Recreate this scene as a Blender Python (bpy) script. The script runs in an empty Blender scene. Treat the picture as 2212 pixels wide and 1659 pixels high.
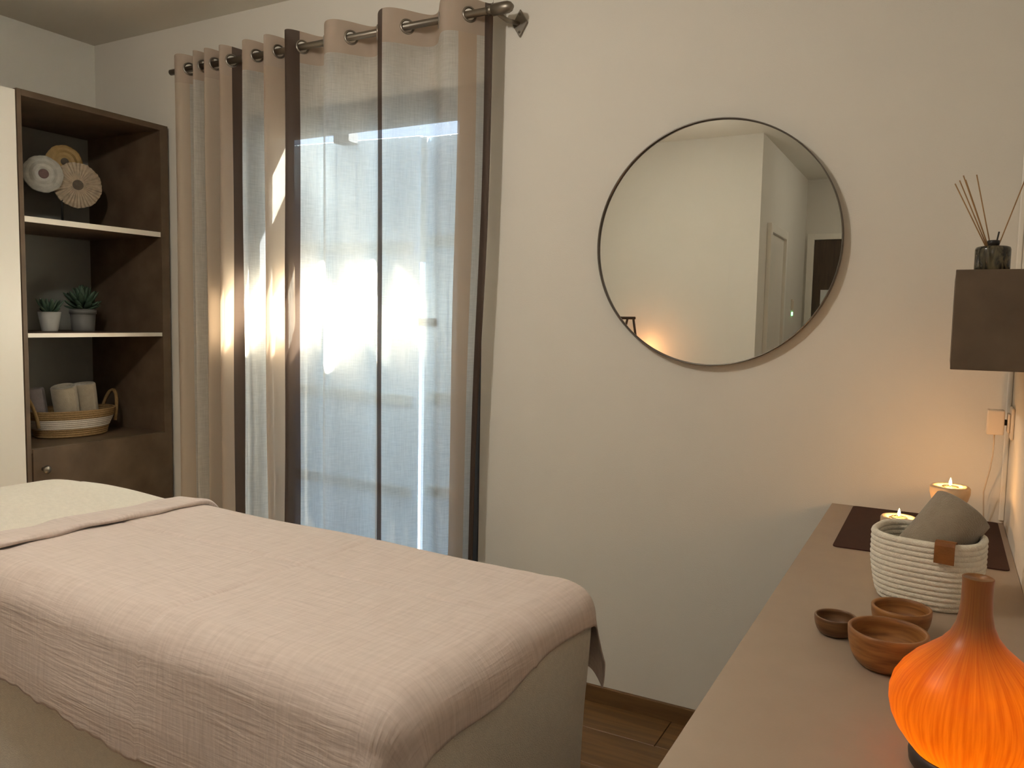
import bpy, bmesh, math, random
from mathutils import Vector, Matrix
PI = math.pi
scene = bpy.context.scene
COL = scene.collection
random.seed(7)

# ------------------------------------------------------------------ camera
yaw, pitch, roll = math.radians(28.538), math.radians(4.602), math.radians(1.0885)
F = Vector((-math.sin(yaw)*math.cos(pitch), math.cos(yaw)*math.cos(pitch), -math.sin(pitch)))
Rv = Vector((math.cos(yaw), math.sin(yaw), 0)); Uv = Rv.cross(F)
R2 = math.cos(roll)*Rv + math.sin(roll)*Uv
U2 = -math.sin(roll)*Rv + math.cos(roll)*Uv
cam = bpy.data.cameras.new('camera'); co = bpy.data.objects.new('camera', cam); COL.objects.link(co)
cam.sensor_width = 36; cam.lens = 1719.5/2212*36; cam.clip_start = 0.02
M = Matrix((R2, U2, -F)).transposed().to_4x4(); M.translation = (0, 0, 1.315)
co.matrix_world = M
scene.camera = co

# ------------------------------------------------------------------ world, sun, exposure
w = bpy.data.worlds.new('sky'); scene.world = w; w.use_nodes = True
bg = w.node_tree.nodes['Background']; bg.inputs[0].default_value = (0.62, 0.78, 1.0, 1); bg.inputs[1].default_value = 2.6
sd = bpy.data.lights.new('sun', 'SUN'); so = bpy.data.objects.new('sun', sd); COL.objects.link(so)
sd.energy = 300; sd.color = (1.0, 0.90, 0.74); sd.angle = math.radians(0.6)
so.rotation_euler = Vector((-0.33, -0.40, -0.69)).to_track_quat('-Z', 'Y').to_euler()
vs = scene.view_settings
vs.view_transform = 'Standard'; vs.look = 'None'; vs.gamma = 1; vs.use_curve_mapping = False; vs.exposure = 0.0

# ------------------------------------------------------------------ materials
MATS = {}
def nt(name):
    m = bpy.data.materials.new(name); m.use_nodes = True
    n = m.node_tree.nodes; l = m.node_tree.links
    return m, n, l, n['Principled BSDF'], n['Material Output']
def pbr(name, col, rough=0.6, var=0.08, scale=30, bump=0.0, bscale=200, stretch=(1, 1, 1), metal=0.0, spec=0.4, sheen=0.0, col2=None, detail=4, coord='Object'):
    """procedural principled: noise-varied colour between col and col2 and noise bump"""
    m, n, l, b, o = nt(name)
    tc = n.new('ShaderNodeTexCoord'); mp = n.new('ShaderNodeMapping'); mp.inputs['Scale'].default_value = stretch
    l.new(tc.outputs[coord], mp.inputs[0])
    ns = n.new('ShaderNodeTexNoise'); ns.inputs['Scale'].default_value = scale; ns.inputs['Detail'].default_value = detail
    l.new(mp.outputs[0], ns.inputs['Vector'])
    rp = n.new('ShaderNodeValToRGB'); rp.color_ramp.elements[0].position = 0.3; rp.color_ramp.elements[1].position = 0.7
    if col2 is None: col2 = tuple(c*(1-var) for c in col)
    rp.color_ramp.elements[0].color = (*col2, 1); rp.color_ramp.elements[1].color = (*col, 1)
    l.new(ns.outputs['Fac'], rp.inputs[0]); l.new(rp.outputs[0], b.inputs['Base Color'])
    b.inputs['Roughness'].default_value = rough; b.inputs['Metallic'].default_value = metal
    b.inputs['Specular IOR Level'].default_value = spec
    if sheen: b.inputs['Sheen Weight'].default_value = sheen
    if bump:
        n2 = n.new('ShaderNodeTexNoise'); n2.inputs['Scale'].default_value = bscale; n2.inputs['Detail'].default_value = 3
        l.new(mp.outputs[0], n2.inputs['Vector'])
        bp = n.new('ShaderNodeBump'); bp.inputs['Strength'].default_value = bump; bp.inputs['Distance'].default_value = 0.002
        l.new(n2.outputs['Fac'], bp.inputs['Height']); l.new(bp.outputs[0], b.inputs['Normal'])
    MATS[name] = m
    return m
def fabric(name, col, transp, transl, slub=0.5):
    """curtain cloth: holes of the weave (transparent), translucent thread and diffuse thread, vertical slubs"""
    m, n, l, b, o = nt(name); n.remove(b)
    tc = n.new('ShaderNodeTexCoord'); mp = n.new('ShaderNodeMapping'); mp.inputs['Scale'].default_value = (420, 420, 14)
    l.new(tc.outputs['Object'], mp.inputs[0])
    ns = n.new('ShaderNodeTexNoise'); ns.inputs['Scale'].default_value = 1; ns.inputs['Detail'].default_value = 3; l.new(mp.outputs[0], ns.inputs['Vector'])
    mp2 = n.new('ShaderNodeMapping'); mp2.inputs['Scale'].default_value = (25, 25, 500); l.new(tc.outputs['Object'], mp2.inputs[0])
    ns2 = n.new('ShaderNodeTexNoise'); ns2.inputs['Scale'].default_value = 1; l.new(mp2.outputs[0], ns2.inputs['Vector'])
    ad = n.new('ShaderNodeMath'); ad.operation = 'ADD'; l.new(ns.outputs['Fac'], ad.inputs[0]); l.new(ns2.outputs['Fac'], ad.inputs[1])
    mr = n.new('ShaderNodeMapRange'); mr.inputs['From Min'].default_value = 0.7; mr.inputs['From Max'].default_value = 1.3
    mr.inputs['To Min'].default_value = transp*(1-slub*0.5); mr.inputs['To Max'].default_value = min(0.95, transp*(1+slub*0.5)); l.new(ad.outputs[0], mr.inputs[0])
    tp = n.new('ShaderNodeBsdfTransparent'); tl = n.new('ShaderNodeBsdfTranslucent'); df = n.new('ShaderNodeBsdfDiffuse')
    tl.inputs[0].default_value = (*col, 1); df.inputs[0].default_value = (*col, 1)
    m1 = n.new('ShaderNodeMixShader'); m1.inputs[0].default_value = transl; l.new(df.outputs[0], m1.inputs[1]); l.new(tl.outputs[0], m1.inputs[2])
    m2 = n.new('ShaderNodeMixShader'); l.new(mr.outputs[0], m2.inputs[0]); l.new(m1.outputs[0], m2.inputs[1]); l.new(tp.outputs[0], m2.inputs[2])
    l.new(m2.outputs[0], o.inputs[0]); MATS[name] = m
    return m
def emit(name, col, strength):
    m, n, l, b, o = nt(name); n.remove(b)
    e = n.new('ShaderNodeEmission'); e.inputs[0].default_value = (*col, 1); e.inputs[1].default_value = strength
    l.new(e.outputs[0], o.inputs[0]); MATS[name] = m; return m
def wood(name, c1, c2, scale=(4, 60, 60), rough=0.5, bump=0.15, coord='Object'):
    m, n, l, b, o = nt(name)
    tc = n.new('ShaderNodeTexCoord'); mp = n.new('ShaderNodeMapping'); mp.inputs['Scale'].default_value = scale; l.new(tc.outputs[coord], mp.inputs[0])
    ns = n.new('ShaderNodeTexNoise'); ns.inputs['Scale'].default_value = 1; ns.inputs['Detail'].default_value = 6; ns.inputs['Distortion'].default_value = 0.6; l.new(mp.outputs[0], ns.inputs['Vector'])
    rp = n.new('ShaderNodeValToRGB'); rp.color_ramp.elements[0].position = 0.32; rp.color_ramp.elements[1].position = 0.7
    rp.color_ramp.elements[0].color = (*c1, 1); rp.color_ramp.elements[1].color = (*c2, 1)
    l.new(ns.outputs['Fac'], rp.inputs[0]); l.new(rp.outputs[0], b.inputs['Base Color']); b.inputs['Roughness'].default_value = rough
    bp = n.new('ShaderNodeBump'); bp.inputs['Strength'].default_value = bump; bp.inputs['Distance'].default_value = 0.001
    l.new(ns.outputs['Fac'], bp.inputs['Height']); l.new(bp.outputs[0], b.inputs['Normal']); MATS[name] = m
    return m

wall_m = pbr('painted_plaster', (0.77, 0.735, 0.665), 0.9, 0.03, 3, 0.25, 260, spec=0.15)
bounce_stop_m = pbr('dark_bounce_stop', (0.07, 0.065, 0.06), 0.9, 0.2, 8, 0.3, 120)
ceil_m = pbr('ceiling_paint', (0.82, 0.79, 0.71), 0.95, 0.03, 3, 0.2, 200, spec=0.1)
floor_m = wood('oak_plank', (0.13, 0.065, 0.022), (0.22, 0.115, 0.04), (3, 40, 40), 0.42, 0.1)
base_m = wood('baseboard_oak', (0.12, 0.06, 0.02), (0.19, 0.10, 0.035), (3, 40, 40), 0.5, 0.1)
white_m = pbr('white_lacquer', (0.83, 0.79, 0.71), 0.35, 0.02, 5, spec=0.5)
edge_m = pbr('pale_edge_band', (0.84, 0.79, 0.69), 0.35, 0.05, 20)
cab_m = pbr('concrete_brown_laminate', (0.14, 0.096, 0.06), 0.55, 0.3, 9, 0.15, 60, detail=8, col2=(0.085, 0.056, 0.034))
cabback_m = pbr('grey_back_panel', (0.30, 0.30, 0.275), 0.7, 0.1, 9)
counter_m = pbr('taupe_counter', (0.36, 0.275, 0.205), 0.42, 0.06, 14, 0.05, 300, spec=0.35)
mat_m = pbr('brown_leatherette', (0.055, 0.022, 0.015), 0.65, 0.15, 60, 0.3, 500, spec=0.12)
metal_m = pbr('brushed_nickel', (0.27, 0.24, 0.20), 0.40, 0.08, 40, metal=1.0, stretch=(1, 8, 8))
chrome_m = pbr('mirror_rim_dark', (0.17, 0.15, 0.13), 0.3, 0.08, 40, metal=0.9)
anth_m = pbr('anthracite_aluminium', (0.035, 0.04, 0.05), 0.45, 0.05, 40)
ring_m = pbr('eyelet_metal', (0.35, 0.32, 0.28), 0.3, 0.05, 30, metal=1.0)
sheer_m = fabric('sheer_weave', (0.87, 0.85, 0.80), 0.36, 0.62)
taupe_m = fabric('taupe_stripe', (0.55, 0.44, 0.34), 0.05, 0.35)
dark_m = fabric('dark_stripe', (0.10, 0.07, 0.055), 0.05, 0.3, 1.0)
beige_m = fabric('beige_weave', (0.58, 0.49, 0.39), 0.04, 0.35)
heading_m = fabric('heading_tape', (0.50, 0.41, 0.33), 0.0, 0.22)
sheet_m = pbr('cream_terry', (0.86, 0.81, 0.71), 0.95, 0.08, 90, 0.8, 420, sheen=0.3, spec=0.1)
towel_m = pbr('taupe_towel', (0.33, 0.27, 0.20), 0.98, 0.12, 60, 1.0, 500, sheen=0.4, spec=0.05)
towelp_m = pbr('sand_towel', (0.42, 0.36, 0.27), 0.98, 0.12, 60, 1.0, 400, sheen=0.4, spec=0.05)
towelg_m = pbr('grey_towel', (0.26, 0.22, 0.22), 0.98, 0.12, 60, 1.0, 400, sheen=0.3, spec=0.05)
bowl_m = wood('acacia_bowl', (0.17, 0.062, 0.014), (0.36, 0.155, 0.042), (14, 14, 130), 0.42, 0.1)
bowld_m = wood('walnut_bowl', (0.085, 0.036, 0.012), (0.18, 0.082, 0.028), (14, 14, 130), 0.4, 0.1)
leather_m = pbr('tan_leather', (0.26, 0.095, 0.022), 0.5, 0.2, 50, 0.3, 300)
stone_m = pbr('candle_stone', (0.62, 0.46, 0.30), 0.6, 0.15, 40, 0.2, 200)
tin_m = pbr('tealight_tin', (0.75, 0.70, 0.62), 0.25, 0.05, 30, metal=1.0)
wick_m = pbr('burnt_wick', (0.02, 0.015, 0.01), 0.9)
ceramic_m = pbr('white_ceramic', (0.42, 0.42, 0.40), 0.4, 0.05, 20)
greypot_m = pbr('grey_pot', (0.16, 0.16, 0.155), 0.5, 0.1, 20)
potlabel_m = pbr('pale_pot_face', (0.36, 0.36, 0.30), 0.5, 0.2, 20)
leaf_m = pbr('succulent_green', (0.055, 0.10, 0.065), 0.5, 0.3, 40)
soil_m = pbr('dark_soil', (0.03, 0.022, 0.016), 0.95, 0.3, 100, 0.6, 200)
gold_m = pbr('ochre_disc', (0.42, 0.27, 0.10), 0.55, 0.15, 60, 0.3, 200)
shell_m = pbr('shell_disc', (0.55, 0.53, 0.46), 0.35, 0.3, 35, 0.3, 150)
bone_m = pbr('bone_disc', (0.58, 0.47, 0.34), 0.6, 0.3, 60, 0.3, 150)
hub_m = pbr('dark_hub', (0.12, 0.09, 0.06), 0.5, 0.3, 60)
plum_m = pbr('plum_hub', (0.16, 0.09, 0.08), 0.5, 0.3, 60)
black_m = pbr('black_metal', (0.02, 0.018, 0.016), 0.45)
rope_m = pbr('cotton_rope', (0.90, 0.84, 0.71), 0.95, 0.12, 120, 0.9, 420, sheen=0.3, spec=0.1)
jute_m = pbr('jute_coil', (0.33, 0.21, 0.09), 0.9, 0.3, 120, 0.8, 350)
cotton_m = pbr('white_coil', (0.66, 0.60, 0.51), 0.9, 0.1, 120, 0.6, 350)
reed_m = pbr('reed_wood', (0.36, 0.20, 0.08), 0.7, 0.2, 80)
plastic_m = pbr('white_plastic', (0.72, 0.62, 0.50), 0.4, 0.02, 20)
brown_door_m = wood('brown_door', (0.045, 0.027, 0.014), (0.075, 0.045, 0.024), (40, 40, 4), 0.5, 0.1)
paper_m = pbr('paper', (0.7, 0.7, 0.68), 0.8, 0.02, 10)
frame_m = pbr('dark_wood_frame', (0.03, 0.02, 0.014), 0.5, 0.2, 30)
salt_m = emit('salt_lamp_glow', (1.0, 0.42, 0.12), 4.0)
flame_m = emit('flame', (1.0, 0.62, 0.20), 60.0)
led_m = emit('green_led', (0.2, 1.0, 0.3), 6.0)

def mk_glass():
    m, n, l, b, o = nt('window_glass'); n.remove(b)
    t = n.new('ShaderNodeBsdfTransparent'); t.inputs[0].default_value = (0.93, 0.96, 0.97, 1)
    g = n.new('ShaderNodeBsdfGlossy'); g.inputs['Roughness'].default_value = 0.02
    mx = n.new('ShaderNodeMixShader'); mx.inputs[0].default_value = 0.06
    l.new(t.outputs[0], mx.inputs[1]); l.new(g.outputs[0], mx.inputs[2]); l.new(mx.outputs[0], o.inputs[0]); return m
glass_m = mk_glass()
def mk_mirror():
    m, n, l, b, o = nt('silvered_glass'); n.remove(b)
    g = n.new('ShaderNodeBsdfGlossy'); g.inputs['Roughness'].default_value = 0.0; g.inputs[0].default_value = (0.93, 0.94, 0.91, 1)
    l.new(g.outputs[0], o.inputs[0]); return m
mirror_m = mk_mirror()
def mk_translucent(name, col, col2, tl, scale, rough=0.4, spec=0.4, coord='Object'):
    """thin shell that lets light through; grain colour from stretched noise"""
    m, n, l, b, o = nt(name)
    tc = n.new('ShaderNodeTexCoord'); mp = n.new('ShaderNodeMapping'); mp.inputs['Scale'].default_value = scale; l.new(tc.outputs[coord], mp.inputs[0])
    ns = n.new('ShaderNodeTexNoise'); ns.inputs['Scale'].default_value = 1; ns.inputs['Detail'].default_value = 5; l.new(mp.outputs[0], ns.inputs['Vector'])
    rp = n.new('ShaderNodeValToRGB'); rp.color_ramp.elements[0].position = 0.35; rp.color_ramp.elements[1].position = 0.65
    rp.color_ramp.elements[0].color = (*col2, 1); rp.color_ramp.elements[1].color = (*col, 1); l.new(ns.outputs['Fac'], rp.inputs[0])
    t = n.new('ShaderNodeBsdfTranslucent'); l.new(rp.outputs[0], t.inputs[0]); l.new(rp.outputs[0], b.inputs['Base Color'])
    b.inputs['Roughness'].default_value = rough; b.inputs['Specular IOR Level'].default_value = spec
    mx = n.new('ShaderNodeMixShader'); mx.inputs[0].default_value = tl
    l.new(b.outputs[0], mx.inputs[1]); l.new(t.outputs[0], mx.inputs[2]); l.new(mx.outputs[0], o.inputs[0]); return m
shutter_m = mk_translucent('pale_blue_shutter', (0.53, 0.67, 0.81), (0.46, 0.59, 0.73), 0.10, (3, 3, 3))
lampshell_m = mk_translucent('lamp_wood_shell', (0.95, 0.33, 0.014), (0.74, 0.19, 0.006), 0.70, (120, 3.2, 1), 0.35, 0.35, 'UV')
def fade_neck_glow(m):
    """fade of the glow towards the neck, put into the shell translucency"""
    n = m.node_tree.nodes; l = m.node_tree.links
    mx = [q for q in n if q.type == 'MIX_SHADER'][0]
    tc = n.new('ShaderNodeTexCoord'); sp = n.new('ShaderNodeSeparateXYZ'); l.new(tc.outputs['Object'], sp.inputs[0])
    mr = n.new('ShaderNodeMapRange'); mr.inputs['From Min'].default_value = .792+.12; mr.inputs['From Max'].default_value = .792+.185
    mr.inputs['To Min'].default_value = .70; mr.inputs['To Max'].default_value = .06
    l.new(sp.outputs['Z'], mr.inputs[0]); l.new(mr.outputs[0], mx.inputs[0])
    rp = [q for q in n if q.type == 'VALTORGB'][0]; b = n['Principled BSDF']
    hs = n.new('ShaderNodeHueSaturation'); hs.inputs['Value'].default_value = .30; hs.inputs['Saturation'].default_value = .9; l.new(rp.outputs[0], hs.inputs['Color']); l.new(hs.outputs[0], b.inputs['Base Color'])
fade_neck_glow(lampshell_m)
wax_m = mk_translucent('tealight_wax', (0.95, 0.72, 0.25), (0.9, 0.62, 0.2), 0.5, (20, 20, 20))
shade_m = mk_translucent('linen_shade', (0.9, 0.85, 0.75), (0.85, 0.78, 0.68), 0.6, (60, 60, 60), 0.9, 0.1)
def mk_blanket():
    m, n, l, b, o = nt('blush_gauze')
    uv = n.new('ShaderNodeUVMap')
    b.inputs['Roughness'].default_value = 0.95; b.inputs['Specular IOR Level'].default_value = 0.08; b.inputs['Sheen Weight'].default_value = 0.25
    hs = []
    for sc in ((26, 300, 1), (300, 26, 1)):                  # crinkle ridges of the double gauze, both ways
        mp = n.new('ShaderNodeMapping'); mp.inputs['Scale'].default_value = sc; l.new(uv.outputs[0], mp.inputs[0])
        ns = n.new('ShaderNodeTexNoise'); ns.inputs['Scale'].default_value = 0.42; ns.inputs['Detail'].default_value = 2; ns.inputs['Distortion'].default_value = 0.25; l.new(mp.outputs[0], ns.inputs['Vector'])
        hs.append(ns)
    big = n.new('ShaderNodeTexNoise'); big.inputs['Scale'].default_value = 5; l.new(uv.outputs[0], big.inputs['Vector'])
    mx = n.new('ShaderNodeMix'); mx.data_type = 'FLOAT'; l.new(big.outputs['Fac'], mx.inputs[0]); l.new(hs[0].outputs['Fac'], mx.inputs[2]); l.new(hs[1].outputs['Fac'], mx.inputs[3])
    bp = n.new('ShaderNodeBump'); bp.inputs['Strength'].default_value = 0.95; bp.inputs['Distance'].default_value = 0.0032
    l.new(mx.outputs[0], bp.inputs['Height']); l.new(bp.outputs[0], b.inputs['Normal'])
    rp = n.new('ShaderNodeValToRGB'); rp.color_ramp.elements[0].position = 0.3; rp.color_ramp.elements[1].position = 0.7
    rp.color_ramp.elements[0].color = (0.63, 0.53, 0.485, 1); rp.color_ramp.elements[1].color = (0.76, 0.655, 0.605, 1)
    l.new(mx.outputs[0], rp.inputs[0]); l.new(rp.outputs[0], b.inputs['Base Color']); return m
blanket_m = mk_blanket()
def mk_bottle():
    m, n, l, b, o = nt('mottled_bottle')
    tc = n.new('ShaderNodeTexCoord'); mp = n.new('ShaderNodeMapping'); mp.inputs['Scale'].default_value = (60, 60, 26); l.new(tc.outputs['Object'], mp.inputs[0])
    ns = n.new('ShaderNodeTexNoise'); ns.inputs['Scale'].default_value = 1; ns.inputs['Detail'].default_value = 4; ns.inputs['Distortion'].default_value = 1.2; l.new(mp.outputs[0], ns.inputs['Vector'])
    rp = n.new('ShaderNodeValToRGB'); rp.color_ramp.elements[0].position = 0.45; rp.color_ramp.elements[1].position = 0.72
    rp.color_ramp.elements[0].color = (0.018, 0.014, 0.008, 1); rp.color_ramp.elements[1].color = (0.16, 0.13, 0.07, 1)
    l.new(ns.outputs['Fac'], rp.inputs[0]); l.new(rp.outputs[0], b.inputs['Base Color']); b.inputs['Roughness'].default_value = 0.15; return m
bottle_m = mk_bottle()

# ------------------------------------------------------------------ helpers (all shapes in world coordinates)
def link(name, verts, faces, mats, parent=None, smooth=False, mi=None, uvs=None):
    me = bpy.data.meshes.new(name); me.from_pydata([tuple(v) for v in verts], [], faces); me.update()
    if not isinstance(mats, (list, tuple)): mats = [mats]
    for m in mats: me.materials.append(m)
    if mi: me.polygons.foreach_set('material_index', mi)
    if smooth: me.polygons.foreach_set('use_smooth', [True]*len(me.polygons))
    if uvs:
        lay = me.uv_layers.new(name='UVMap')
        for lp in me.loops: lay.data[lp.index].uv = uvs[lp.vertex_index]
    return fin(name, me, parent)
def fin(name, me, parent):
    o = bpy.data.objects.new(name, me); COL.objects.link(o)
    if parent is None:
        xs = [v.co.x for v in me.vertices]; ys = [v.co.y for v in me.vertices]; zs = [v.co.z for v in me.vertices]
        c = Vector(((min(xs)+max(xs))/2, (min(ys)+max(ys))/2, min(zs)))
        me.transform(Matrix.Translation(-c)); o.location = c
    else:
        o.parent = parent
        r = parent
        while r.parent: r = r.parent
        if parent.parent is None: o.matrix_parent_inverse = parent.matrix_basis.inverted()
    return o
def from_bm(name, bm, mat, parent=None, smooth=False):
    me = bpy.data.meshes.new(name); bm.normal_update(); bm.to_mesh(me); bm.free(); me.materials.append(mat)
    if smooth: me.polygons.foreach_set('use_smooth', [True]*len(me.polygons))
    return fin(name, me, parent)
def tag(o, label, cat, group=None):
    o['label'] = label; o['category'] = cat
    if group: o['group'] = group
    return o
def thing(name, label, cat, loc, group=None):
    o = bpy.data.objects.new(name, None); COL.objects.link(o); o.matrix_basis = Matrix.Translation(Vector(loc)); o.empty_display_size = 0.05
    return tag(o, label, cat, group)
def struct(o): o['kind'] = 'structure'; return o
def box(name, x0, x1, y0, y1, z0, z1, mat, parent=None, bev=0.0, seg=2, xf=None):
    bm = bmesh.new(); bmesh.ops.create_cube(bm, size=1)
    for v in bm.verts: v.co = Vector((x0+(v.co.x+.5)*(x1-x0), y0+(v.co.y+.5)*(y1-y0), z0+(v.co.z+.5)*(z1-z0)))
    if bev: bmesh.ops.bevel(bm, geom=bm.edges[:], offset=bev, segments=seg, affect='EDGES', profile=0.5)
    if xf: bm.transform(xf)
    return from_bm(name, bm, mat, parent)
def lathe(name, prof, c, mat, parent=None, n=48, sx=1, sy=1, xf=None, smooth=True, close=False):
    vs_, fs = [], []
    for r, z in prof:
        for k in range(n):
            a = 2*PI*k/n; v = Vector((r*sx*math.cos(a), r*sy*math.sin(a), z))
            if xf: v = xf @ v
            vs_.append(v+Vector(c))
    m = len(prof)
    for i in range(m-1 if not close else m):
        j = (i+1) % m
        for k in range(n):
            k2 = (k+1) % n; fs.append((i*n+k, i*n+k2, j*n+k2, j*n+k))
    if not close:
        if prof[0][0] > 1e-6: fs.append(tuple(range(n-1, -1, -1)))
        if prof[-1][0] > 1e-6: fs.append(tuple((m-1)*n+k for k in range(n)))
    o = link(name, vs_, fs, mat, parent, smooth)
    return o
def tube(name, pts, r, mat, parent=None, n=10, closed=False, smooth=True):
    pts = [Vector(p) for p in pts]; m = len(pts); vs_, fs = [], []
    up = None
    for i, p in enumerate(pts):
        a = pts[(i-1) % m] if (closed or i > 0) else p; b = pts[(i+1) % m] if (closed or i < m-1) else p
        t = (b-a).normalized()
        if up is None:
            up = Vector((0, 0, 1)) if abs(t.z) < 0.9 else Vector((1, 0, 0))
        s = t.cross(up).normalized(); u = s.cross(t).normalized(); up = u
        rr = r[i] if isinstance(r, (list, tuple)) else r
        for k in range(n):
            an = 2*PI*k/n; vs_.append(p+s*rr*math.cos(an)+u*rr*math.sin(an))
    for i in range(m if closed else m-1):
        j = (i+1) % m
        for k in range(n):
            k2 = (k+1) % n; fs.append((i*n+k, i*n+k2, j*n+k2, j*n+k))
    if not closed: fs.append(tuple(range(n-1, -1, -1))); fs.append(tuple((m-1)*n+k for k in range(n)))
    return link(name, vs_, fs, mat, parent, smooth)
def torus(name, c, axis, R, r, mat, parent, n=28, m=8):
    q = Vector((0, 0, 1)).rotation_difference(Vector(axis).normalized())
    return tube(name, [Vector(c)+q @ Vector((R*math.cos(2*PI*k/n), R*math.sin(2*PI*k/n), 0)) for k in range(n)], r, mat, parent, m, True)
def lamp(name, loc, energy, col, rad, parent=None):
    d = bpy.data.lights.new(name, 'POINT'); d.energy = energy; d.color = col; d.shadow_soft_size = rad
    o = bpy.data.objects.new(name, d); COL.objects.link(o); o.location = loc
    if parent: o.parent = parent; o.matrix_parent_inverse = parent.matrix_basis.inverted()
    return o
def smoothstep(a, b, x):
    t = max(0, min(1, (x-a)/(b-a))); return t*t*(3-2*t)

# ------------------------------------------------------------------ room shell
D, H, XL, XR, YF, XC, YE = 2.5, 2.595, -3.69, 0.1625, -0.62, -1.150, -2.55
WX0, WX1, WZ = -2.72, -1.49, 2.157
bm = bmesh.new()
def addbox(bm, x0, x1, y0, y1, z0, z1):
    r = bmesh.ops.create_cube(bm, size=1)
    for v in r['verts']: v.co = Vector((x0+(v.co.x+.5)*(x1-x0), y0+(v.co.y+.5)*(y1-y0), z0+(v.co.z+.5)*(z1-z0)))
addbox(bm, XL-.2, WX0, D, D+.3, 0, H); addbox(bm, WX1, XR+.2, D, D+.3, 0, H); addbox(bm, WX0, WX1, D, D+.3, WZ, H)
struct(from_bm('wall_back', bm, wall_m))
struct(box('wall_left', XL-.2, XL, YF-.2, D, 0, H, wall_m))
struct(box('wall_right', XR, XR+.2, YE, D, 0, H, wall_m))
struct(box('wall_front', XL, XC-.2, YF-.2, YF, 0, H, wall_m))
struct(box('wall_corridor', XC-.2, XC, YE, YF, 0, H, wall_m))
struct(box('wall_end', XC-.2, XR+.2, YE-.2, YE, 0, H, wall_m))
struct(box('ceiling', XL-.2, XR+.2, YE-.2, D+.3, H, H+.1, ceil_m))
# floor: planks laid parallel to the window wall
fl = struct(box('floor', XL-.2, XR+.2, YE-.2, D+.3, -.06, -.012, base_m))
prng = random.Random(3)
pw = 0.1965; row = 0; ytop = 2.512
while ytop > -2.5:
    x = XL+.0 - prng.uniform(0, 1.1) if row > 1 else XL-.7+row*.5
    while x < XR:
        x1 = x+1.22
        a, b2 = max(x, XL), min(x1, XR)
        if b2-a > .03:
            box('plank', a+.0012, b2-.0012, max(ytop-pw, YE)+.0012, min(ytop, D)-.0012, -.012, 0, floor_m, fl, .0012, 1)
        x = x1
    ytop -= pw; row += 1
struct(box('baseboard_back', WX1+.005, XR-.0005, D-.014, D-.0003, 0, .057, base_m, None, .002))
struct(box('baseboard_right', XR-.014, XR-.0003, YE+.01, D-.015, 0, .057, base_m, None, .002))
struct(box('baseboard_front', XL+.001, XC-.001, YF+.0003, YF+.014, 0, .057, base_m, None, .002))
struct(box('trim_1', XR-.0135, XR-.0005, D-.0135, D-.0005, .80, H-.002, white_m, None, .003))

# unseen dark plate added outside to cut sun bounce onto the shutters
bm = bmesh.new()
addbox(bm, XL-.2, WX0, D+.3005, D+.318, 0, H+.6); addbox(bm, WX1, XR+.2, D+.3005, D+.318, 0, H+.6); addbox(bm, WX0, WX1, D+.3005, D+.318, WZ, H+.6)
struct(from_bm('bounce_stop_plate', bm, bounce_stop_m))

# ------------------------------------------------------------------ window
win = thing('window_1', 'anthracite framed glass door behind the striped sheer curtain', 'window', ((WX0+WX1)/2, D+.03, 0)); struct(win)
fy0, fy1 = D-.004, D+.066
box('frame_head', WX0, WX1, fy0, fy1, WZ-.055, WZ, anth_m, win, .003)
box('frame_jamb', WX0, WX0+.05, fy0, fy1, 0, WZ-.055, anth_m, win, .003)
box('frame_jamb', WX1-.05, WX1, fy0, fy1, 0, WZ-.055, anth_m, win, .003)
box('sill', WX0+.05, WX1-.05, fy0, fy1, 0, .03, anth_m, win, .003)
xm = -2.03
for (a, b2) in ((WX0+.05, WX1-.05),):
    bm = bmesh.new(); z0, z1 = .03, WZ-.055
    addbox(bm, a+.002, a+.062, fy0+.012, fy1-.004, z0, z1); addbox(bm, b2-.062, b2-.002, fy0+.012, fy1-.004, z0, z1)
    addbox(bm, a+.062, b2-.062, fy0+.012, fy1-.004, z1-.05, z1); addbox(bm, a+.062, b2-.062, fy0+.012, fy1-.004, z0, z0+.09)
    s = from_bm('sash', bm, anth_m, win)
    box('pane', a+.058, b2-.058, D+.03, D+.034, z0+.085, z1-.045, glass_m, s)
# shutters outside the opening: each leaf of boards, with ledges
def shutter(label, x0, x1, ztop, tilt, nb, pivx):
    ys = D+.42
    t = thing('window_shutter', label, 'shutter', (pivx, ys, .02), 'pale shutters outside the window')
    xf = Matrix.Translation((pivx, ys, ztop)) @ Matrix(((1, 0, 0, 0), (0, 1, 0, 0), (tilt, 0, 1, 0), (0, 0, 0, 1))) @ Matrix.Translation((-pivx, -ys, -ztop))
    bw = (x1-x0)/nb
    for i in range(nb):
        box('board', x0+i*bw+.0006, x0+(i+1)*bw-.0006, ys, ys+.024, .03, ztop, shutter_m, t, .003, 1, xf)
    for z in (.52, .94, 1.62):
        box('ledge', x0+.02, x1-.02, ys-.018, ys, z, z+.055, shutter_m, t, .004, 1, xf)
    return t
sh_l = shutter('left hand pale blue shutter leaf sagging outside the glass door', WX0-.30, -2.062, 2.138, -.028, 8, WX0-.30)
sh_r = shutter('right hand pale blue shutter leaf outside the glass door', -2.038, WX1+.21, 2.102, 0, 6, WX1+.21)
box('cover_strip', -2.055, -2.02, D+.405, D+.4195, 1.56, 2.10, shutter_m, sh_r, .003)
box('latch_bar', -2.058, -1.97, D+.400, D+.4195, 1.28, 1.315, anth_m, sh_r, .003)
box('stop_block', -2.50, -2.41, D+.35, D+.418, 2.10, 2.16, anth_m, sh_l, .004)

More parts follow.
